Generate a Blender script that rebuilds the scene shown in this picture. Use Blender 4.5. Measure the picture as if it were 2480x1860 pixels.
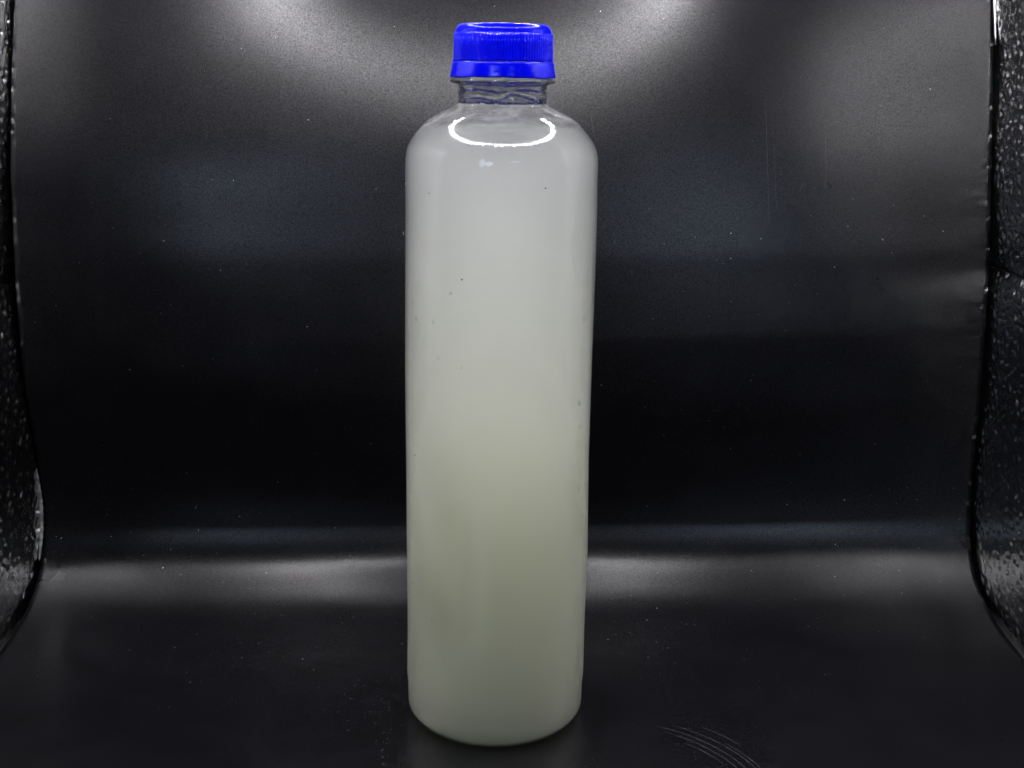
import bpy, math, random
import numpy as np
from mathutils import Matrix, Vector, noise as mnoise

# ------------------------------------------------------------------ scene, camera, light
sc = bpy.context.scene
for o in list(bpy.data.objects):
    bpy.data.objects.remove(o)
COL = sc.collection

PITCH, ROLL = math.radians(14.1), math.radians(0.88)
CAM = Vector((0.0042, -0.3984, 0.2147))
cam_data = bpy.data.cameras.new('camera')
cam_data.sensor_width = 36.0
cam_data.lens = 45.0
cam_data.clip_start = 0.01
cam_data.clip_end = 50.0
cam = bpy.data.objects.new('camera', cam_data)
COL.objects.link(cam)
cam.matrix_world = (Matrix.Translation(CAM)
                    @ Matrix.Rotation(math.pi / 2 - PITCH, 4, 'X')
                    @ Matrix.Rotation(ROLL, 4, 'Z'))
sc.camera = cam

world = bpy.data.worlds.new('World')
sc.world = world
world.use_nodes = True
bg = world.node_tree.nodes['Background']
bg.inputs['Color'].default_value = (0.80, 0.88, 1.0, 1)
bg.inputs['Strength'].default_value = 0.025          # the dim room outside the light box

LED_STRENGTH = 600.0
LED_COLOR = (0.97, 0.955, 1.0, 1)


def window_light(name, azimuth, elevation, dist, w, h, energy):
    """daylight window of the room behind the camera (mirrored in the bottle's shoulder)"""
    ld = bpy.data.lights.new(name, 'AREA')
    ld.shape = 'ELLIPSE'
    ld.size, ld.size_y = w, h
    ld.energy = energy
    ld.color = (0.66, 0.80, 1.0)
    o = bpy.data.objects.new(name, ld)
    a, e = math.radians(azimuth), math.radians(elevation)
    pos = Vector((math.sin(a) * math.cos(e), -math.cos(a) * math.cos(e), math.sin(e))) * dist + Vector((0, 0, 0.18))
    o.location = pos
    o.rotation_euler = (Vector((0, 0, 0.15)) - pos).to_track_quat('-Z', 'Y').to_euler()
    COL.objects.link(o)


window_light('room_window', -21, 15, 2.6, 0.36, 0.75, 3.6)
window_light('room_window', -13, 13, 2.6, 0.40, 0.46, 3.0)
window_light('room_window', 17, 15, 2.6, 0.60, 0.10, 0.8)

vs = sc.view_settings
vs.view_transform = 'Standard'
vs.look = 'None'
vs.exposure = 0.0
vs.gamma = 1.0
vs.use_curve_mapping = False
sc.render.engine = 'CYCLES'
cy = sc.cycles
cy.use_denoising = True
sc.render.filter_size = 1.1
cy.max_bounces = 48
cy.transparent_max_bounces = 32
cy.transmission_bounces = 14
cy.glossy_bounces = 6
cy.volume_bounces = 40
cy.adaptive_threshold = 0.02
cy.diffuse_bounces = 4
cy.sample_clamp_indirect = 25.0
cy.blur_glossy = 0.2

rng = np.random.default_rng(7)
random.seed(7)


# ------------------------------------------------------------------ helpers
def mesh_object(name, verts, faces, mat, parent=None, smooth=True):
    me = bpy.data.meshes.new(name)
    me.from_pydata([tuple(v) for v in verts], [], [tuple(f) for f in faces])
    me.update()
    if smooth:
        me.polygons.foreach_set('use_smooth', [True] * len(me.polygons))
    if mat:
        me.materials.append(mat)
    o = bpy.data.objects.new(name, me)
    COL.objects.link(o)
    if parent is not None:
        o.parent = parent
    return o


def grid_faces(nu, nv, wrap_u=False, flip=False):
    """vertex index = v*nu + u"""
    out = []
    for v in range(nv - 1):
        for u in range(nu if wrap_u else nu - 1):
            u2 = (u + 1) % nu
            f = (v * nu + u, v * nu + u2, (v + 1) * nu + u2, (v + 1) * nu + u)
            out.append(f[::-1] if flip else f)
    return out


def lathe(name, prof, mat, parent=None, seg=192, rfun=None, closed=False, cap_start=False, cap_end=False):
    """prof: list of (r, z); rfun(r, z, theta)->(r, z)"""
    V = []
    for (r, z) in prof:
        for k in range(seg):
            a = 2 * math.pi * k / seg
            rr, zz = (r, z) if rfun is None else rfun(r, z, a)
            V.append((rr * math.cos(a), rr * math.sin(a), zz))
    F = grid_faces(seg, len(prof), wrap_u=True)
    n = len(prof)
    if closed:
        for k in range(seg):
            k2 = (k + 1) % seg
            F.append(((n - 1) * seg + k, (n - 1) * seg + k2, k2, k))
    if cap_start:
        F.append(tuple(range(seg - 1, -1, -1)))
    if cap_end:
        F.append(tuple((n - 1) * seg + k for k in range(seg)))
    return mesh_object(name, V, F, mat, parent)


def arc(cx, cz, r, a0, a1, n):
    return [(cx + r * math.cos(math.radians(a0 + (a1 - a0) * i / n)),
             cz + r * math.sin(math.radians(a0 + (a1 - a0) * i / n))) for i in range(n + 1)]


def smooth_curve(pts, n):
    """Catmull-Rom through the points (centripetal enough for gentle curves)"""
    P = [np.array(p, float) for p in pts]
    P = [2 * P[0] - P[1]] + P + [2 * P[-1] - P[-2]]
    out = []
    for i in range(1, len(P) - 2):
        for k in range(n):
            t = k / n
            p0, p1, p2, p3 = P[i - 1], P[i], P[i + 1], P[i + 2]
            out.append(0.5 * ((2 * p1) + (-p0 + p2) * t + (2 * p0 - 5 * p1 + 4 * p2 - p3) * t * t
                              + (-p0 + 3 * p1 - 3 * p2 + p3) * t ** 3))
    out.append(P[-2])
    return np.array(out)


def tag(o, label=None, cat=None, group=None, kind=None):
    if label: o['label'] = label
    if cat: o['category'] = cat
    if group: o['group'] = group
    if kind: o['kind'] = kind
    return o


def empty(name, loc=(0, 0, 0)):
    o = bpy.data.objects.new(name, None)
    o.location = loc
    o.empty_display_size = 0.02
    COL.objects.link(o)
    return o


# ------------------------------------------------------------------ materials
def new_mat(name):
    m = bpy.data.materials.new(name)
    m.use_nodes = True
    nt = m.node_tree
    return m, nt, nt.nodes, nt.links, nt.nodes['Principled BSDF']


def obj_coords(N):
    return N.new('ShaderNodeTexCoord').outputs['Object']


def noise(N, L, co, scale, detail=2.0, rough=0.5):
    n = N.new('ShaderNodeTexNoise')
    n.inputs['Scale'].default_value = scale
    n.inputs['Detail'].default_value = detail
    n.inputs['Roughness'].default_value = rough
    L.new(co, n.inputs['Vector'])
    return n.outputs['Fac']


def ramp(N, L, fac, stops, interp='LINEAR'):
    r = N.new('ShaderNodeValToRGB')
    r.color_ramp.interpolation = interp
    while len(r.color_ramp.elements) < len(stops):
        r.color_ramp.elements.new(0.5)
    for e, (p, c) in zip(r.color_ramp.elements, stops):
        e.position = p
        e.color = c if len(c) == 4 else (*c, 1)
    L.new(fac, r.inputs['Fac'])
    return r.outputs['Color']


def grey(v):
    return (v, v, v, 1)


def mat_sheet():
    m, nt, N, L, b = new_mat('black_vinyl')
    co = obj_coords(N)
    L.new(ramp(N, L, noise(N, L, co, 60, 4), [(0.3, (0.0034, 0.0031, 0.0044)), (0.75, (0.0062, 0.0057, 0.0078))]),
          b.inputs['Base Color'])
    # soft smears of handling
    L.new(ramp(N, L, noise(N, L, co, 14, 5, 0.6), [(0.3, grey(0.27)), (0.7, grey(0.31))]), b.inputs['Roughness'])
    # the fine pearly grain of the vinyl: its facets catch the lamps unevenly
    L.new(ramp(N, L, noise(N, L, co, 1800, 2, 0.7), [(0.30, grey(0.21)), (0.70, grey(0.63))]), b.inputs['Specular IOR Level'])
    bump = N.new('ShaderNodeBump')
    bump.inputs['Strength'].default_value = 0.5
    bump.inputs['Distance'].default_value = 0.00008
    L.new(noise(N, L, co, 1400, 2, 0.6), bump.inputs['Height'])
    L.new(bump.outputs['Normal'], b.inputs['Normal'])
    return m


def mat_silver(name, base=0.55, rough=0.24, emboss=False):
    m, nt, N, L, b = new_mat(name)
    co = obj_coords(N)
    b.inputs['Metallic'].default_value = 1.0
    L.new(ramp(N, L, noise(N, L, co, 90, 3), [(0.3, grey(base * 0.85)), (0.7, grey(base))]), b.inputs['Base Color'])
    b.inputs['Roughness'].default_value = rough
    bump = N.new('ShaderNodeBump')
    bump.inputs['Strength'].default_value = 0.35
    bump.inputs['Distance'].default_value = 0.0003
    L.new(noise(N, L, co, 900, 3), bump.inputs['Height'])
    if emboss:
        v = N.new('ShaderNodeTexVoronoi')
        v.feature = 'SMOOTH_F1'
        v.inputs['Scale'].default_value = 260
        L.new(co, v.inputs['Vector'])
        b2 = N.new('ShaderNodeBump')
        b2.inputs['Strength'].default_value = 0.7
        b2.inputs['Distance'].default_value = 0.0012
        L.new(v.outputs['Distance'], b2.inputs['Height'])
        L.new(bump.outputs['Normal'], b2.inputs['Normal'])
        L.new(b2.outputs['Normal'], b.inputs['Normal'])
    else:
        L.new(bump.outputs['Normal'], b.inputs['Normal'])
    return m


def mat_cap():
    """moulded blue plastic, a little translucent so that light glows through to its inside"""
    m, nt, N, L, b = new_mat('blue_cap_plastic')
    co = obj_coords(N)
    L.new(ramp(N, L, noise(N, L, co, 400, 3), [(0.3, (0.000, 0.001, 0.62)), (0.7, (0.000, 0.002, 0.72))]),
          b.inputs['Base Color'])
    L.new(ramp(N, L, noise(N, L, co, 700, 3), [(0.35, grey(0.10)), (0.65, grey(0.20))]), b.inputs['Roughness'])
    b.inputs['Specular IOR Level'].default_value = 0.32
    bump = N.new('ShaderNodeBump')
    bump.inputs['Strength'].default_value = 0.2
    bump.inputs['Distance'].default_value = 0.0001
    L.new(noise(N, L, co, 1800, 2), bump.inputs['Height'])
    L.new(bump.outputs['Normal'], b.inputs['Normal'])
    tl = N.new('ShaderNodeBsdfTranslucent')
    tl.inputs['Color'].default_value = (0.0, 0.01, 0.9, 1)
    mx = N.new('ShaderNodeMixShader')
    mx.inputs[0].default_value = 0.12
    L.new(b.outputs[0], mx.inputs[1])
    L.new(tl.outputs[0], mx.inputs[2])
    L.new(mx.outputs[0], N['Material Output'].inputs['Surface'])
    return m


def mat_glass(name, rough=0.0):
    m, nt, N, L, b = new_mat(name)
    N.remove(b)
    g = N.new('ShaderNodeBsdfGlass')
    g.inputs['IOR'].default_value = 1.55
    g.inputs['Roughness'].default_value = rough
    g.inputs['Color'].default_value = (0.97, 0.98, 0.985, 1)
    co = obj_coords(N)
    df = N.new('ShaderNodeBsdfDiffuse')
    df.inputs['Color'].default_value = grey(0.8)
    tl = N.new('ShaderNodeBsdfTranslucent')
    tl.inputs['Color'].default_value = grey(0.8)
    mist = N.new('ShaderNodeMixShader')
    L.new(df.outputs[0], mist.inputs[1])
    L.new(tl.outputs[0], mist.inputs[2])
    mx = N.new('ShaderNodeMixShader')
    L.new(ramp(N, L, noise(N, L, co, 420, 4, 0.6), [(0.42, grey(0.02)), (0.72, grey(0.14))]), mx.inputs[0])  # haze of condensation, also brightens the neck in place of refracted lamp light
    L.new(g.outputs[0], mx.inputs[1])
    L.new(mist.outputs[0], mx.inputs[2])
    L.new(mx.outputs[0], N['Material Output'].inputs['Surface'])
    return m


def mat_wall():
    """thin clear PET wall: Fresnel gloss over straight-through transmission, mist above the liquid"""
    m, nt, N, L, b = new_mat('clear_thin_plastic')
    N.remove(b)
    co = obj_coords(N)
    bump = N.new('ShaderNodeBump')
    bump.inputs['Strength'].default_value = 0.25
    bump.inputs['Distance'].default_value = 0.0004
    L.new(noise(N, L, co, 55, 2, 0.4), bump.inputs['Height'])
    fr = N.new('ShaderNodeFresnel')
    fr.inputs['IOR'].default_value = 1.5
    L.new(bump.outputs['Normal'], fr.inputs['Normal'])
    cl = N.new('ShaderNodeMath')
    cl.operation = 'MINIMUM'
    cl.inputs[1].default_value = 0.30
    L.new(fr.outputs[0], cl.inputs[0])
    gl = N.new('ShaderNodeBsdfGlossy')
    gl.inputs['Color'].default_value = grey(0.95)
    L.new(ramp(N, L, noise(N, L, co, 120, 4), [(0.40, grey(0.036)), (0.80, grey(0.055))]), gl.inputs['Roughness'])
    L.new(bump.outputs['Normal'], gl.inputs['Normal'])
    tr = N.new('ShaderNodeBsdfTransparent')
    tr.inputs['Color'].default_value = (0.975, 0.985, 0.985, 1)
    # mist of condensation inside the shoulder, above the liquid
    sx = N.new('ShaderNodeSeparateXYZ')
    L.new(co, sx.inputs[0])
    mr = N.new('ShaderNodeMapRange')
    mr.inputs['From Min'].default_value = 0.1958
    mr.inputs['From Max'].default_value = 0.1968
    L.new(sx.outputs['Z'], mr.inputs['Value'])
    patch = ramp(N, L, noise(N, L, co, 330, 5, 0.65), [(0.40, grey(0.04)), (0.68, grey(0.30))])
    mul = N.new('ShaderNodeMath')
    mul.operation = 'MULTIPLY'
    L.new(mr.outputs[0], mul.inputs[0])
    L.new(patch, mul.inputs[1])
    df = N.new('ShaderNodeBsdfDiffuse')
    df.inputs['Color'].default_value = grey(0.75)
    tl = N.new('ShaderNodeBsdfTranslucent')
    tl.inputs['Color'].default_value = grey(0.75)
    mist = N.new('ShaderNodeMixShader')
    L.new(df.outputs[0], mist.inputs[1])
    L.new(tl.outputs[0], mist.inputs[2])
    body = N.new('ShaderNodeMixShader')
    L.new(mul.outputs[0], body.inputs[0])
    L.new(tr.outputs[0], body.inputs[1])
    L.new(mist.outputs[0], body.inputs[2])
    out = N.new('ShaderNodeMixShader')
    L.new(cl.outputs[0], out.inputs[0])
    L.new(body.outputs[0], out.inputs[1])
    L.new(gl.outputs[0], out.inputs[2])
    L.new(out.outputs[0], N['Material Output'].inputs['Surface'])
    return m


def mat_liquid():
    """cloudy liquid: a real scattering volume behind the clear wall"""
    m, nt, N, L, b = new_mat('cloudy_liquid')
    N.remove(b)
    tr = N.new('ShaderNodeBsdfTransparent')
    L.new(tr.outputs[0], N['Material Output'].inputs['Surface'])
    v = N.new('ShaderNodeVolumePrincipled')
    v.inputs['Anisotropy'].default_value = 0.45
    # settled cloud: bluish top, creamier base; density also raised below to offset LED falloff
    sx = N.new('ShaderNodeSeparateXYZ')
    L.new(obj_coords(N), sx.inputs[0])
    mr = N.new('ShaderNodeMapRange')
    mr.inputs['From Min'].default_value = 0.0
    mr.inputs['From Max'].default_value = 0.196
    L.new(sx.outputs['Z'], mr.inputs['Value'])
    dens = ramp(N, L, mr.outputs[0], [(0.0, grey(1.0)), (0.15, grey(0.74)), (0.30, grey(0.44)), (0.45, grey(0.23)), (0.60, grey(0.105)), (0.80, grey(0.058)), (1.0, grey(0.040))], 'B_SPLINE')
    mu = N.new('ShaderNodeMath')
    mu.operation = 'MULTIPLY'
    mu.inputs[1].default_value = 460.0
    L.new(dens, mu.inputs[0])
    L.new(mu.outputs[0], v.inputs['Density'])
    L.new(ramp(N, L, mr.outputs[0], [(0.0, (0.9995, 0.9975, 0.9560)), (0.2, (0.9990, 0.9984, 0.9680)), (0.5, (0.9975, 0.9986, 0.9610)),
                                     (0.8, (0.9930, 0.9968, 0.9520)), (1.0, (0.988, 0.9960, 0.9960))], 'B_SPLINE'), v.inputs['Color'])
    L.new(v.outputs[0], N['Material Output'].inputs['Volume'])
    return m


def mat_drop():
    m, nt, N, L, b = new_mat('water_drop')
    N.remove(b)
    fr = N.new('ShaderNodeFresnel')
    fr.inputs['IOR'].default_value = 1.6
    gl = N.new('ShaderNodeBsdfGlossy')
    gl.inputs['Roughness'].default_value = 0.05
    rf = N.new('ShaderNodeBsdfTransparent')
    rf.inputs['Color'].default_value = (0.93, 0.95, 0.95, 1)
    mx = N.new('ShaderNodeMixShader')
    L.new(fr.outputs[0], mx.inputs[0])
    L.new(rf.outputs[0], mx.inputs[1])
    L.new(gl.outputs[0], mx.inputs[2])
    L.new(mx.outputs[0], N['Material Output'].inputs['Surface'])
    return m


def mat_film():
    m, nt, N, L, b = new_mat('water_film')
    N.remove(b)
    co = obj_coords(N)
    tr = N.new('ShaderNodeBsdfTransparent')
    L.new(ramp(N, L, noise(N, L, co, 160, 3), [(0.35, (0.968, 0.972, 0.962)), (0.65, (0.988, 0.988, 0.984))]), tr.inputs['Color'])
    gl = N.new('ShaderNodeBsdfGlossy')
    gl.inputs['Roughness'].default_value = 0.08
    fr = N.new('ShaderNodeFresnel')
    fr.inputs['IOR'].default_value = 1.08
    mx = N.new('ShaderNodeMixShader')
    L.new(fr.outputs[0], mx.inputs[0])
    L.new(tr.outputs[0], mx.inputs[1])
    L.new(gl.outputs[0], mx.inputs[2])
    L.new(mx.outputs[0], N['Material Output'].inputs['Surface'])
    return m


def mat_plain(name, c, rough=0.6):
    m, nt, N, L, b = new_mat(name)
    co = obj_coords(N)
    L.new(ramp(N, L, noise(N, L, co, 300, 2), [(0.3, tuple(x * 0.75 for x in c)), (0.7, c)]), b.inputs['Base Color'])
    b.inputs['Roughness'].default_value = rough
    return m


def mat_led():
    m, nt, N, L, b = new_mat('led_glow')
    b.inputs['Base Color'].default_value = (0.9, 0.9, 0.8, 1)
    b.inputs['Emission Color'].default_value = LED_COLOR
    b.inputs['Emission Strength'].default_value = LED_STRENGTH
    return m


M_SHEET = mat_sheet()
M_WALL = mat_silver('embossed_foil', 0.72, 0.16)
M_TOP = mat_silver('foil_lining', 0.40, 0.35, emboss=True)
M_CAP = mat_cap()
M_GLASS = mat_glass('clear_neck_plastic')
M_PET = mat_wall()
M_LIQ = mat_liquid()
M_DROP = mat_drop()
M_BOARD = mat_plain('black_board', (0.02, 0.02, 0.02))
M_FILM = mat_film()
M_LED = mat_led()

# ------------------------------------------------------------------ backdrop sheet (floor, sweep and back in one)
XL, XR = -0.1838, 0.1985
LEFT = [(-0.300, 0.0), (-0.15, 0.0), (-0.02, 0.0), (0.022, 0.0), (0.042, 0.0008), (0.0590, 0.0035), (0.0715, 0.0082),
        (0.0807, 0.0155), (0.0860, 0.0270), (0.0880, 0.0400), (0.0869, 0.0543), (0.0836, 0.0713), (0.0800, 0.090),
        (0.0785, 0.1049), (0.0785, 0.129), (0.0803, 0.1505), (0.0852, 0.1838), (0.1003, 0.2346), (0.128, 0.300)]
RIGHT = [(-0.300, 0.0), (-0.15, 0.0), (0.0, 0.0), (0.048, 0.0), (0.068, 0.0008), (0.0840, 0.0033), (0.0965, 0.0080),
         (0.1050, 0.0145), (0.1104, 0.0240), (0.1136, 0.0360), (0.1151, 0.0500), (0.1160, 0.0672), (0.1163, 0.085),
         (0.1183, 0.1106), (0.1220, 0.1376), (0.1249, 0.1524), (0.1345, 0.1933), (0.1490, 0.2425), (0.172, 0.306)]
SUB = 12
PL, PR = smooth_curve(LEFT, SUB), smooth_curve(RIGHT, SUB)


def sheet_point(u, t):
    """u 0..1 across, t index along the profile (float); returns position on the sheet's face"""
    i = min(int(t), len(PL) - 2)
    k = t - i
    a = PL[i] * (1 - k) + PL[i + 1] * k
    b = PR[i] * (1 - k) + PR[i + 1] * k
    p = a * (1 - u) + b * u
    x = XL + (XR - XL) * u
    tt = t / (len(PL) - 1)
    # the sheet hangs a little slack: shallow waves on the upright part
    w = max(0.0, min(1.0, (p[1] - 0.03) / 0.08))
    q = 4 * u * (1 - u)
    y = p[0] + w * (-0.0140 * q - 0.020 * (x - 0.007) * q + 0.0003 * math.sin(x * 47 + p[1] * 31))
    e = max(0.0, 1 - (x - XL) / 0.04) * max(0.0, min(1.0, (p[1] - 0.19) / 0.02))
    y += 0.00035 * e * math.sin((p[1] * 1.0 + (x - XL) * 0.5) * 620)
    # the bend is fuller in the middle, where nothing pins the sheet down
    g = math.exp(-((t / SUB - 6.3) / 1.1) ** 2) * min(1.0, q * 2.2)
    y -= 0.0008 * g
    z = p[1] + 0.0013 * g
    return Vector((x, y, z))


NU, NT = 161, len(PL)
SV = [sheet_point(u / (NU - 1), t) for t in range(NT) for u in range(NU)]
sheet = mesh_object('backdrop', SV, grid_faces(NU, NT), M_SHEET)
sol = sheet.modifiers.new('thickness', 'SOLIDIFY')
sol.thickness = 0.0006
sol.offset = -1.0
tag(sheet, 'black matte vinyl backdrop sheet sweeping from floor up behind the bottle', 'backdrop', kind='structure')


def sheet_normal(u, t):
    a = sheet_point(min(u + 0.002, 1), t) - sheet_point(max(u - 0.002, 0), t)
    b = sheet_point(u, min(t + 0.2, NT - 1.001)) - sheet_point(u, max(t - 0.2, 0))
    return a.cross(b).normalized()


# ------------------------------------------------------------------ light box
box = empty('light_box', (0, 0, -0.003))
tag(box, 'silver embossed folding light box standing around the black backdrop', 'light box')
BASE_Z = -0.003
CEIL = 0.332


def side_panel(xs, sgn, z0, z1, yback, seed):
    """embossed foil panel: every dimple is real relief where the panel shows past the sheet's edge"""
    r = np.random.default_rng(seed)
    Y0 = 0.015
    ys = np.concatenate([np.linspace(-0.262, Y0 - 0.004, 24), np.arange(Y0, yback, 0.00046)])
    zs = np.arange(z0, z1 + 0.0003, 0.00048)
    Y, Z = np.meshgrid(ys, zs)
    Hh = np.zeros_like(Y)
    step_y, step_z = 0.0056, 0.0040
    for j, zz in enumerate(np.arange(z0, z1, step_z)):
        for yy in np.arange(Y0 + 0.003, yback, step_y):
            cy_ = yy + (j % 2) * step_y / 2 + r.normal(0, 0.0012)
            cz_ = zz + r.normal(0, 0.0009)
            ry, rz = r.uniform(0.0012, 0.0019), r.uniform(0.0009, 0.0015)
            i0, i1 = np.searchsorted(ys, cy_ - 2.5 * ry), np.searchsorted(ys, cy_ + 2.5 * ry)
            k0, k1 = np.searchsorted(zs, cz_ - 2.5 * rz), np.searchsorted(zs, cz_ + 2.5 * rz)
            if i1 <= i0 or k1 <= k0:
                continue
            dy, dz = Y[k0:k1, i0:i1] - cy_, Z[k0:k1, i0:i1] - cz_
            q = (dy / ry) ** 2 + ((dz + 0.35 * dy * r.normal(0, 1)) / rz) ** 2
            Hh[k0:k1, i0:i1] = np.minimum(Hh[k0:k1, i0:i1], -0.00085 * r.uniform(0.4, 1.0) * np.exp(-q ** 1.6))
    zn = (Z - z0) / (z1 - z0)
    bulge = 0.0026 * (1 - np.abs(2 * zn - 1) ** 9)                     # padded panel between its folds
    soft = 0.0004 * np.sin(Y * 70 + Z * 33) + 0.0003 * np.sin(Z * 95 + Y * 21)
    X = xs - sgn * (bulge + soft + Hh)
    V = np.stack([X, Y, Z - BASE_Z], -1).reshape(-1, 3).astype(np.float32)
    nu, nv = len(ys), len(zs)
    idx = np.arange(nu * nv).reshape(nv, nu)
    quad = np.stack([idx[:-1, :-1], idx[:-1, 1:], idx[1:, 1:], idx[1:, :-1]], -1).reshape(-1, 4)
    if sgn > 0:
        quad = quad[:, ::-1]
    me = bpy.data.meshes.new('side_panel')
    me.vertices.add(len(V))
    me.vertices.foreach_set('co', V.ravel())
    me.loops.add(quad.size)
    me.loops.foreach_set('vertex_index', np.ascontiguousarray(quad).ravel().astype(np.int32))
    me.polygons.add(len(quad))
    me.polygons.foreach_set('loop_start', np.arange(0, quad.size, 4, dtype=np.int32))
    me.polygons.foreach_set('use_smooth', np.ones(len(quad), dtype=bool))
    me.update(calc_edges=True)
    me.validate()
    me.materials.append(M_WALL)
    o = bpy.data.objects.new('side_panel', me)
    COL.objects.link(o)
    o.parent = box
    # stiff board behind the foil
    xa, xb = (xs + sgn * 0.0018, xs + sgn * 0.0042)
    Vb = [(x, y, z - BASE_Z) for x in (xa, xb) for (y, z) in ((-0.262, z0), (yback, z0), (yback, z1), (-0.262, z1))]
    mesh_object('board', Vb, [(0, 1, 2, 3), (7, 6, 5, 4), (0, 4, 5, 1), (1, 5, 6, 2), (2, 6, 7, 3), (3, 7, 4, 0)], M_BOARD, o, smooth=False)
    return o


side_panel(-0.1875, -1, -0.002, 0.1306, 0.128, 1)
side_panel(-0.1875, -1, 0.1318, 0.332, 0.132, 2)
side_panel(0.2023, 1, -0.002, 0.1356, 0.168, 3)
side_panel(0.2023, 1, 0.1368, 0.332, 0.172, 4)


def slab(name, corners, thick, mat, parent):
    """quad slab from four corners (bottom face) given as local points, extruded along their normal"""
    c = [Vector(p) for p in corners]
    n = (c[1] - c[0]).cross(c[3] - c[0]).normalized() * thick
    V = c + [p + n for p in c]
    F = [(3, 2, 1, 0), (4, 5, 6, 7), (0, 1, 5, 4), (1, 2, 6, 5), (2, 3, 7, 6), (3, 0, 4, 7)]
    o = mesh_object(name, V, F, mat, parent, smooth=False)
    bv = o.modifiers.new('bevel', 'BEVEL')
    bv.width = 0.0006
    bv.segments = 2
    return o


Z0 = -BASE_Z
slab('top_panel', [(-0.190, -0.262, CEIL + Z0 + 0.002), (0.206, -0.262, CEIL + Z0 + 0.002), (0.206, 0.190, CEIL + Z0 + 0.002),
                   (-0.190, 0.150, CEIL + Z0 + 0.002)], 0.003, M_TOP, box)
slab('back_panel', [(-0.190, 0.137, 0.0), (0.206, 0.182, 0.0), (0.206, 0.182, CEIL + Z0), (-0.190, 0.137, CEIL + Z0)][::-1],
     0.003, M_TOP, box)
slab('base_panel', [(-0.190, -0.305, -0.001), (0.206, -0.305, -0.001), (0.206, 0.182, -0.001), (-0.190, 0.137, -0.001)], 0.0015,
     mat_plain('black_base', (0.02, 0.02, 0.02)), box)

# foil edging that shows between backdrop and side panels
def edge_strip(prof, x, wid, z0, z1):
    pts = [p for p in prof if z0 <= p[1] <= z1]
    V, F = [], []
    for i, p in enumerate(pts):
        q = math.sin(math.pi * i / (len(pts) - 1)) ** 0.6
        w_ = wid * (0.15 + 0.85 * q) * (1 + 0.12 * math.sin(i * 2.3))
        for dx, dy in ((-1, 0.0), (0.0, -0.0006), (1, 0.0)):
            V.append((x + dx * w_, p[0] - 0.0006 + dy, p[1] - BASE_Z))
    F = grid_faces(3, len(pts))
    o = mesh_object('edge_strip', V, F, M_STRIP, box)
    so = o.modifiers.new('thickness', 'SOLIDIFY')
    so.thickness = 0.0003
    return o


M_STRIP = mat_silver('grey_edging', 0.8, 0.45, emboss=True)
edge_strip(PL, XL - 0.0006, 0.0011, 0.018, 0.056)
edge_strip(PR, XR + 0.0008, 0.0009, 0.222, 0.300)

# LED ring board under the top panel
RC = Vector((0.0, 0.010))
RZ = CEIL - 0.003
bp = [(0.0970, RZ + Z0 + 0.0008), (0.0970, RZ + Z0 + 0.003), (0.1230, RZ + Z0 + 0.003), (0.1230, RZ + Z0 + 0.0008)]
board = lathe('light_board', bp, mat_plain('white_circuit_board', (0.75, 0.75, 0.73), 0.4), box, seg=96, closed=True)
board.location = (RC.x, RC.y, 0)
led_mesh = None
for row, (rad, off) in enumerate(((0.1045, 0.0), (0.1130, 0.0))):
    for k in range(40):
        a = 2 * math.pi * (k + off) / 40
        if led_mesh is None:
            prof = [(0.0016, 0.0010), (0.0016, 0.0004)] + arc(0.0, 0.0012, 0.0016, -30, -80, 4)
            led = lathe('led', prof, M_LED, board, seg=12, cap_end=True, cap_start=True)
            led_mesh = led.data
        else:
            led = bpy.data.objects.new('led', led_mesh)
            COL.objects.link(led)
            led.parent = board
        led.location = (rad * math.cos(a), rad * math.sin(a), RZ + Z0 - 0.0001)

# ------------------------------------------------------------------ bottle
bottle = empty('bottle', (0, 0, 0.0))
tag(bottle, 'tall clear plastic bottle of cloudy pale liquid with blue screw cap', 'bottle')

SHOULDER = [(0.01355, 0.2026), (0.0147, 0.2015), (0.01685, 0.2005), (0.02065, 0.1986), (0.02390, 0.1963), (0.0267, 0.1934),
            (0.0288, 0.1902), (0.0297, 0.1873), (0.03000, 0.1838), (0.03005, 0.179)]
sh = smooth_curve(SHOULDER[::-1], 8)                      # from z=.179 up to the neck
body_prof = ([(0.012, 0.0022), (0.020, 0.0012), (0.0235, 0.0003)] + arc(0.0245, 0.0052, 0.0052, -90, -4, 10)
             + [(0.0297, 0.0085), (0.02972, 0.0125), (0.02996, 0.0140), (0.0300, 0.0155), (0.0300, 0.03), (0.0300, 0.06),
                (0.0300, 0.09), (0.03003, 0.12), (0.03003, 0.15), (0.03005, 0.170)]
             + [(float(p[0]), float(p[1])) for p in sh])


def body_wobble(r, z, a):
    # moulded PET is never quite round
    k = min(1.0, max(0.0, (z - 0.004) / 0.01)) * min(1.0, max(0.0, (0.190 - z) / 0.01))
    d = k * (0.00016 * math.sin(3 * a + z * 40) + 0.00012 * math.sin(z * 130 + 2 * a) + 0.00010 * math.sin(5 * a - z * 77) + 0.00006 * math.sin(z * 410 + a))
    return r + d, z


wall = lathe('bottle_wall', body_prof, M_PET, bottle, seg=256, rfun=body_wobble)

LEVEL = 0.1963
lp = [(r - 0.00025, z + (0.0006 if z < 0.003 else 0)) for r, z in body_prof if z < LEVEL - 0.0003]
lp += [(0.0239 - 0.0003, LEVEL - 0.0001), (0.0225, LEVEL - 0.0004), (0.015, LEVEL - 0.0005), (0.006, LEVEL - 0.0005)]
lathe('liquid', lp, M_LIQ, bottle, seg=256, rfun=body_wobble, cap_start=True, cap_end=True)

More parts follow.
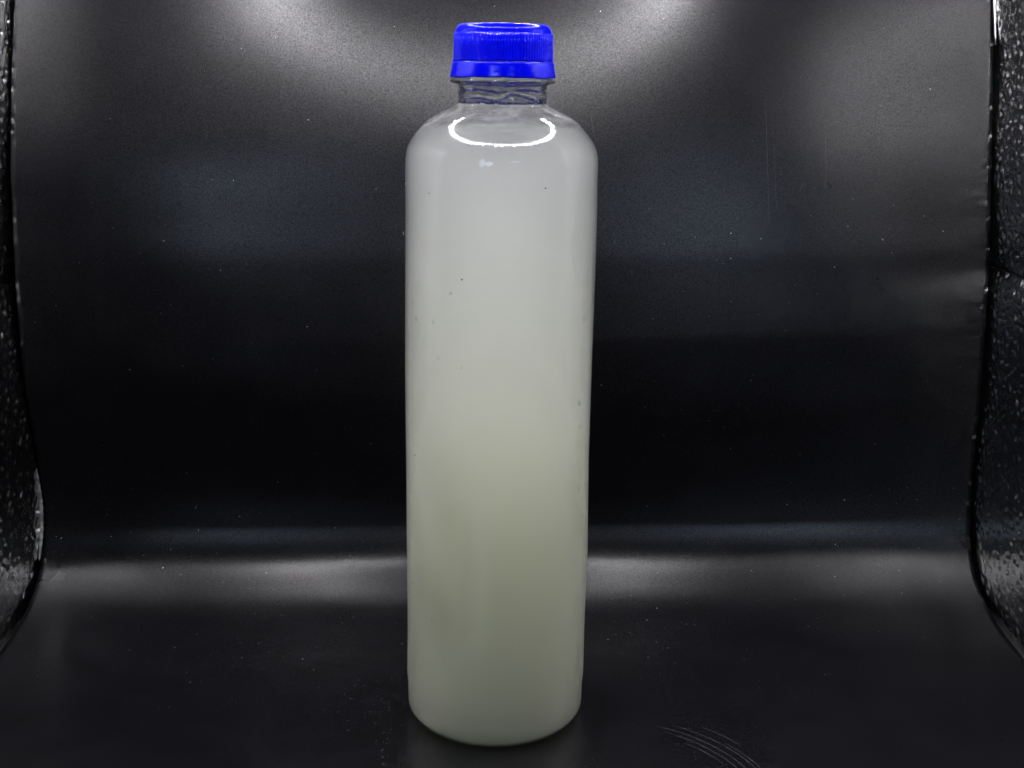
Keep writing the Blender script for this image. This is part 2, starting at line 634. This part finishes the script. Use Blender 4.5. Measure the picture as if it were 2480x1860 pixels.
# neck: solid clear plastic with support ring, wrinkled inside, running up into the cap
outer = [(0.01362, 0.2026), (0.01350, 0.2035), (0.01350, 0.2078), (0.01370, 0.2082), (0.01540, 0.2085), (0.01605, 0.2089),
         (0.01612, 0.2094), (0.01585, 0.2099), (0.01420, 0.2101), (0.01395, 0.2106), (0.01395, 0.2130), (0.0130, 0.2134),
         (0.0130, 0.2215), (0.0127, 0.2222)]
inner = [(0.0112, 0.2222), (0.0109, 0.2215), (0.0109, 0.2140), (0.0112, 0.2110), (0.0116, 0.2100), (0.0117, 0.2090), (0.0118, 0.2080),
         (0.0119, 0.2070), (0.0119, 0.2062), (0.0119, 0.2054), (0.0119, 0.2046), (0.0120, 0.2038), (0.0122, 0.2032), (0.0130, 0.2026)]
inner = [(float(p[0]), float(p[1])) for p in smooth_curve(inner, 3)]


def neck_ripple(r, z, a):
    """uneven wall thickness left by the moulding: a rolled fold round the inside, broken near the front"""
    if r < 0.0130 and z < 0.2105:
        w = max(0.0, min(1.0, (z - 0.2026) / 0.001) * min(1.0, (0.2105 - z) / 0.001))
        ca, sa = math.cos(a), math.sin(a)
        n1 = mnoise.noise(Vector((ca * 1.6, sa * 1.6, 3.1)))
        n2 = mnoise.noise(Vector((ca * 4.5, sa * 4.5, z * 500)))
        n3 = mnoise.noise(Vector((ca * 9.0, sa * 9.0, z * 900 + 5)))
        front = math.exp(-((a - 1.5 * math.pi - 0.05) / 0.40) ** 2)
        z1 = 0.2045 + 0.0009 * n1 + 0.0010 * front * math.tanh((a - 1.5 * math.pi - 0.05) * 9)
        z2 = 0.2072 + 0.0006 * n1 - 0.0008 * front
        d = 0.00050 * math.exp(-((z - z1) / 0.0005) ** 2) + 0.00035 * math.exp(-((z - z2) / 0.0006) ** 2)
        d += 0.00008 * n2 + front * (0.00030 * n3 + 0.0002 * n2)
        return r - w * d, z
    return r, z


lathe('neck', outer + inner, M_GLASS, bottle, seg=320, rfun=neck_ripple, closed=True)

# cap: knurled shell, hollow, with rounded shoulder
CT = 0.2259
NK = 100
capo = ([(0.0004, CT - 0.0001), (0.006, CT), (0.0100, CT)] + [(r, z) for r, z in arc(0.0121, CT - 0.0024, 0.0024, 78, 12, 8)]
        + [(0.01455, CT - 0.0026), (0.01462, CT - 0.0028), (0.01490, CT - 0.0030), (0.01492, 0.2205), (0.01496, 0.2180), (0.01500, 0.2156),
           (0.01502, 0.2152)])
capi = [(0.0138, 0.2150), (0.0135, 0.2152), (0.0134, 0.2230), (0.0129, 0.2236), (0.0005, 0.2237)]


def knurl(r, z, a):
    if r > 0.0148 and z > 0.2150:
        s = math.cos(a * NK)
        r += 0.000065 * (abs(s) ** 0.6) * (1 if s > 0 else -1) - 0.00003
        r += 0.00004 * math.sin(a * 7 + 1.3)
    return r, z


cap = lathe('screw_cap', capo + capi, M_CAP, bottle, seg=960, rfun=knurl)
band_o = [(0.01505, 0.2149), (0.01530, 0.2148), (0.01545, 0.2144), (0.01560, 0.2135), (0.01582, 0.2120), (0.01606, 0.2107), (0.01606, 0.2104),
          (0.0156, 0.2103), (0.0152, 0.2108), (0.0149, 0.2130), (0.0146, 0.2147)]


def band_wave(r, z, a):
    if z < 0.2112:
        z += 0.00012 * math.sin(a * 3 + 0.5) + 0.00006 * math.sin(a * 11)
    return r + 0.00003 * math.sin(a * 9), z


lathe('tamper_band', band_o, M_CAP, cap, seg=240, rfun=band_wave, closed=True)
# little bridges between cap and band
for k in range(16):
    a = 2 * math.pi * (k + 0.37) / 16
    r = 0.0149
    w, hh, t = 0.0005, 0.0006, 0.0004
    V = [(r + dx, dy, 0.2147 + dz) for dz in (0, hh) for dx, dy in ((-t, -w), (t, -w), (t, w), (-t, w))]
    o = mesh_object('bridge', V, [(3, 2, 1, 0), (4, 5, 6, 7), (0, 1, 5, 4), (1, 2, 6, 5), (2, 3, 7, 6), (3, 0, 4, 7)], M_CAP, cap,
                    smooth=False)
    o.rotation_euler = (0, 0, a)


def wall_radius(z):
    zz = [p[1] for p in body_prof]
    rr = [p[0] for p in body_prof]
    return float(np.interp(z, zz, rr))


# droplets and beads clinging to the wall
def droplet(x, z, size, tall=1.15, depth=0.75, inside=False, mat=M_DROP):
    """x in metres left/right of the axis as seen from the front"""
    r = wall_radius(z)
    a = -math.acos(max(-0.995, min(0.995, x / r)))
    nseg, nr = 12, 5
    V, F = [], []
    for j in range(nr):
        ph = math.pi / 2 * j / nr
        for k in range(nseg):
            th = 2 * math.pi * k / nseg
            rr = size * math.cos(ph) * (1 + 0.12 * math.sin(th * 2 + size * 9e4))
            dz = rr * math.sin(th) * tall
            da = rr * math.cos(th) / r
            h_ = size * depth * math.sin(ph)
            R_ = wall_radius(z + dz) + (-0.0002 - h_ if inside else 0.00004 + h_)
            V.append((R_ * math.cos(a + da), R_ * math.sin(a + da), z + dz))
    R_ = r + (-0.0002 - size * depth if inside else 0.00004 + size * depth)
    V.append((R_ * math.cos(a), R_ * math.sin(a), z))
    F = grid_faces(nseg, nr, wrap_u=True)
    for k in range(nseg):
        F.append(((nr - 1) * nseg + k, (nr - 1) * nseg + (k + 1) % nseg, nr * nseg))
    return mesh_object('droplet', V, F, mat, bottle)


def px_to_xz(px, py):
    """photo pixel (2480 wide) to x, z on the front of the bottle wall"""
    f = 3100.0
    u, v = (px - 1240) / f, (py - 930) / f
    u, v = u * math.cos(ROLL) + v * math.sin(ROLL), -u * math.sin(ROLL) + v * math.cos(ROLL)
    d = Vector((u, math.cos(PITCH) - v * math.sin(PITCH), -math.sin(PITCH) - v * math.cos(PITCH)))
    t = 0.30
    for _ in range(3000):
        p = CAM + d * t
        if math.hypot(p.x, p.y) <= wall_radius(p.z):
            break
        t += 0.00005
    return p.x, p.z


for px, py, s in [(1092, 710, 0.00042), (1050, 780, 0.0003), (1063, 868, 0.0003), (1118, 891, 0.0003), (1163, 919, 0.00025),
                  (1401, 975, 0.0005), (1403, 1033, 0.00045), (1400, 1115, 0.0003), (1400, 1184, 0.0004), (1408, 1247, 0.0004),
                  (1049, 1502, 0.00065), (1002, 1411, 0.0004), (1412, 772, 0.0005), (1418, 768, 0.0003), (1119, 677, 0.0002),
                  (1006, 1131, 0.0002), (1002, 733, 0.0004), (1009, 772, 0.00045), (1321, 456, 0.00016), (998, 1052, 0.0002),
                  (984, 445, 0.0003), (977, 515, 0.0003)]:
    x, z = px_to_xz(px, py)
    droplet(x, z, s * 1.35)

for px, py in ((1321, 456), (1119, 677), (1402, 980), (1040, 468), (1005, 1102)):
    x, z = px_to_xz(px, py)                           # dark specks stuck to the wall
    o = droplet(x, z, 0.00022, mat=M_BOARD)
    o.name = 'speck'

for k in range(46):                                   # beads of condensation above the liquid
    a = rng.uniform(-1.25, 1.25)
    z = rng.uniform(0.1968, 0.2006)
    droplet(wall_radius(z) * math.sin(a), z, rng.uniform(0.00025, 0.0006), tall=rng.uniform(0.8, 1.4), depth=0.5, inside=True)


def film_patch(px, py, w, h, seed):
    """thin water film on the outer wall with an uneven outline"""
    r_ = np.random.default_rng(seed)
    x, z = px_to_xz(px, py)
    r = wall_radius(z)
    a = -math.acos(max(-0.999, min(0.999, x / r)))
    ph = r_.uniform(0, 6.28, 4)
    n = 40
    V, F = [], []
    rings = 6
    for j in range(1, rings + 1):
        s = j / rings
        for k in range(n):
            th = 2 * math.pi * k / n
            q = s * (1 + 0.22 * math.sin(2 * th + ph[0]) + 0.14 * math.sin(3 * th + ph[1]) + 0.07 * math.sin(5 * th + ph[2]))
            dz = q * h * math.sin(th)
            da = q * w * math.cos(th) / r
            R_ = wall_radius(z + dz) + 0.00012 + 0.00006 * (1 - s)
            V.append((R_ * math.cos(a + da), R_ * math.sin(a + da), z + dz))
    V.append(((r + 0.00018) * math.cos(a), (r + 0.00018) * math.sin(a), z))
    F = grid_faces(n, rings, wrap_u=True, flip=True)
    for k in range(n):
        F.append((k, (k + 1) % n, n * rings))
    return mesh_object('water_film', V, F, M_FILM, bottle)


for i, (px, py, w, h) in enumerate([(1428, 690, 0.004, 0.011), (1420, 890, 0.0035, 0.009), (1000, 740, 0.006, 0.012),
                                    (992, 930, 0.004, 0.009), (1075, 1110, 0.010, 0.006), (1070, 1215, 0.007, 0.007),
                                    (1022, 1340, 0.003, 0.004), (1045, 1440, 0.007, 0.009), (1405, 1130, 0.004, 0.014),
                                    (1414, 1230, 0.003, 0.010), (1410, 560, 0.006, 0.016)]):
    film_patch(px, py, w, h, i + 11)

# ------------------------------------------------------------------ dust and scratches on the sheet
M_DUST = mat_plain('pale_dust', (0.6, 0.6, 0.6), 0.9)
M_SCR = mat_plain('scratch_white', (0.11, 0.107, 0.13), 0.5)
DV, DF = [], []


def add_flake(u, t, size, elong=1.0):
    p = sheet_point(u, t)
    n = sheet_normal(u, t)
    e1 = n.orthogonal().normalized()
    e1.rotate(Matrix.Rotation(random.uniform(0, 6.28), 3, n))
    e2 = n.cross(e1)
    base = len(DV)
    k = 5
    for j in range(k):
        th = 6.283 * j / k
        rr = size * random.uniform(0.6, 1.2)
        DV.append(p + n * 0.00003 + e1 * (rr * elong * math.cos(th)) + e2 * (rr * math.sin(th)))
    DV.append(p + n * (0.00003 + size * 0.5))
    for j in range(k):
        DF.append((base + j, base + (j + 1) % k, base + k))


for _ in range(1050):
    u = random.uniform(0.01, 0.99)
    t = random.uniform(2.0 * SUB, (len(LEFT) - 1.6) * SUB)
    if random.random() < 0.18:
        t = random.uniform(1.9 * SUB, 5 * SUB)
    s = 0.00007 * math.exp(random.gauss(0.0, 0.6))
    add_flake(u, t, min(s, 0.00022), random.choice([1, 1, 1.6, 2.4]))


def sheet_param(x, y):
    """find u, t for a floor position"""
    u = (x - XL) / (XR - XL)
    best = min(range(NT - 1), key=lambda t: abs(sheet_point(u, t).y - y) + (9 if sheet_point(u, t).z > 0.004 else 0))
    t0 = max(best - 1, 0)
    return u, min((t0 + k * 0.02 for k in range(100)), key=lambda t: abs(sheet_point(u, t).y - y))


for cx_, cy_, sx_, sy_, nn in [(-0.035, 0.006, 0.014, 0.006, 70), (-0.043, -0.004, 0.012, 0.006, 50), (-0.035, -0.022, 0.0012, 0.012, 25),
                               (0.06, 0.06, 0.02, 0.01, 60), (0.030, -0.040, 0.006, 0.006, 25)]:
    for _ in range(nn):
        u, t = sheet_param(cx_ + random.gauss(0, sx_), cy_ + random.gauss(0, sy_))
        if 0 < u < 1:
            add_flake(u, t, 0.00007 * math.exp(random.gauss(0, 0.4)), random.choice([1, 1.5, 2.5]))
dust = mesh_object('dust', DV, DF, M_DUST)
tag(dust, 'pale dust specks scattered over the black backdrop', 'dust', kind='stuff')

SV2, SF2 = [], []


def ribbon(points, width):
    base = len(SV2)
    for i, p in enumerate(points):
        q0 = points[max(i - 1, 0)]
        q1 = points[min(i + 1, len(points) - 1)]
        d = (q1[0] - q0[0]).normalized()
        n = p[1]
        s = d.cross(n).normalized()
        taper = math.sin(math.pi * (i + 0.4) / (len(points) - 0.2)) ** 0.5 * width * random.uniform(0.5, 1.1)
        SV2.extend([p[0] + n * 0.00002 - s * taper, p[0] + n * 0.00005, p[0] + n * 0.00002 + s * taper])
        if i:
            for c in range(2):
                a = base + (i - 1) * 3 + c
                SF2.append((a, a + 1, a + 4, a + 3))


def floor_arc(cx, cy, rad, a0, a1, width):
    pts = []
    for k in range(15):
        a = math.radians(a0 + (a1 - a0) * k / 14)
        u, t = sheet_param(cx + rad * math.cos(a), cy + rad * math.sin(a))
        if 0 < u < 1:
            pts.append((sheet_point(u, t), sheet_normal(u, t)))
    if len(pts) > 2:
        ribbon(pts, width)


for rr, a0, a1 in [(0.040, 8, 62), (0.0425, 5, 66), (0.0455, 12, 60), (0.047, 5, 40), (0.0375, 20, 50), (0.050, 28, 52)]:
    floor_arc(0.035, -0.055, rr + 0.006, a0 + 8, a1, 0.00010)


def wall_scratch(u0, z0, u1, z1, width):
    pts = []
    for k in range(16):
        q = k / 15
        u, z = u0 + (u1 - u0) * q, z0 + (z1 - z0) * q
        t = min((tt for tt in range(9 * SUB, NT - 1)), key=lambda tt: abs(sheet_point(u, tt).z - z))
        t = min((t - 1 + j * 0.05 for j in range(40)), key=lambda tt: abs(sheet_point(u, min(tt, NT - 1.01)).z - z))
        t = min(t, NT - 1.01)
        pts.append((sheet_point(u, t), sheet_normal(u, t)))
    ribbon(pts, width)


for u0, z0, u1, z1, w in [(0.745, 0.205, 0.752, 0.155, 0.00006), (0.752, 0.197, 0.760, 0.160, 0.00004), (0.81, 0.195, 0.812, 0.165, 0.00004),
                          (0.565, 0.198, 0.572, 0.185, 0.00004), (0.79, 0.172, 0.783, 0.167, 0.00008), (0.745, 0.205, 0.739, 0.2052, 0.00005)]:
    wall_scratch(u0, z0, u1, z1, w)
scr = mesh_object('scratches', SV2, SF2, M_SCR)
tag(scr, 'fine pale scratches worn into the black backdrop', 'scratches', kind='stuff')
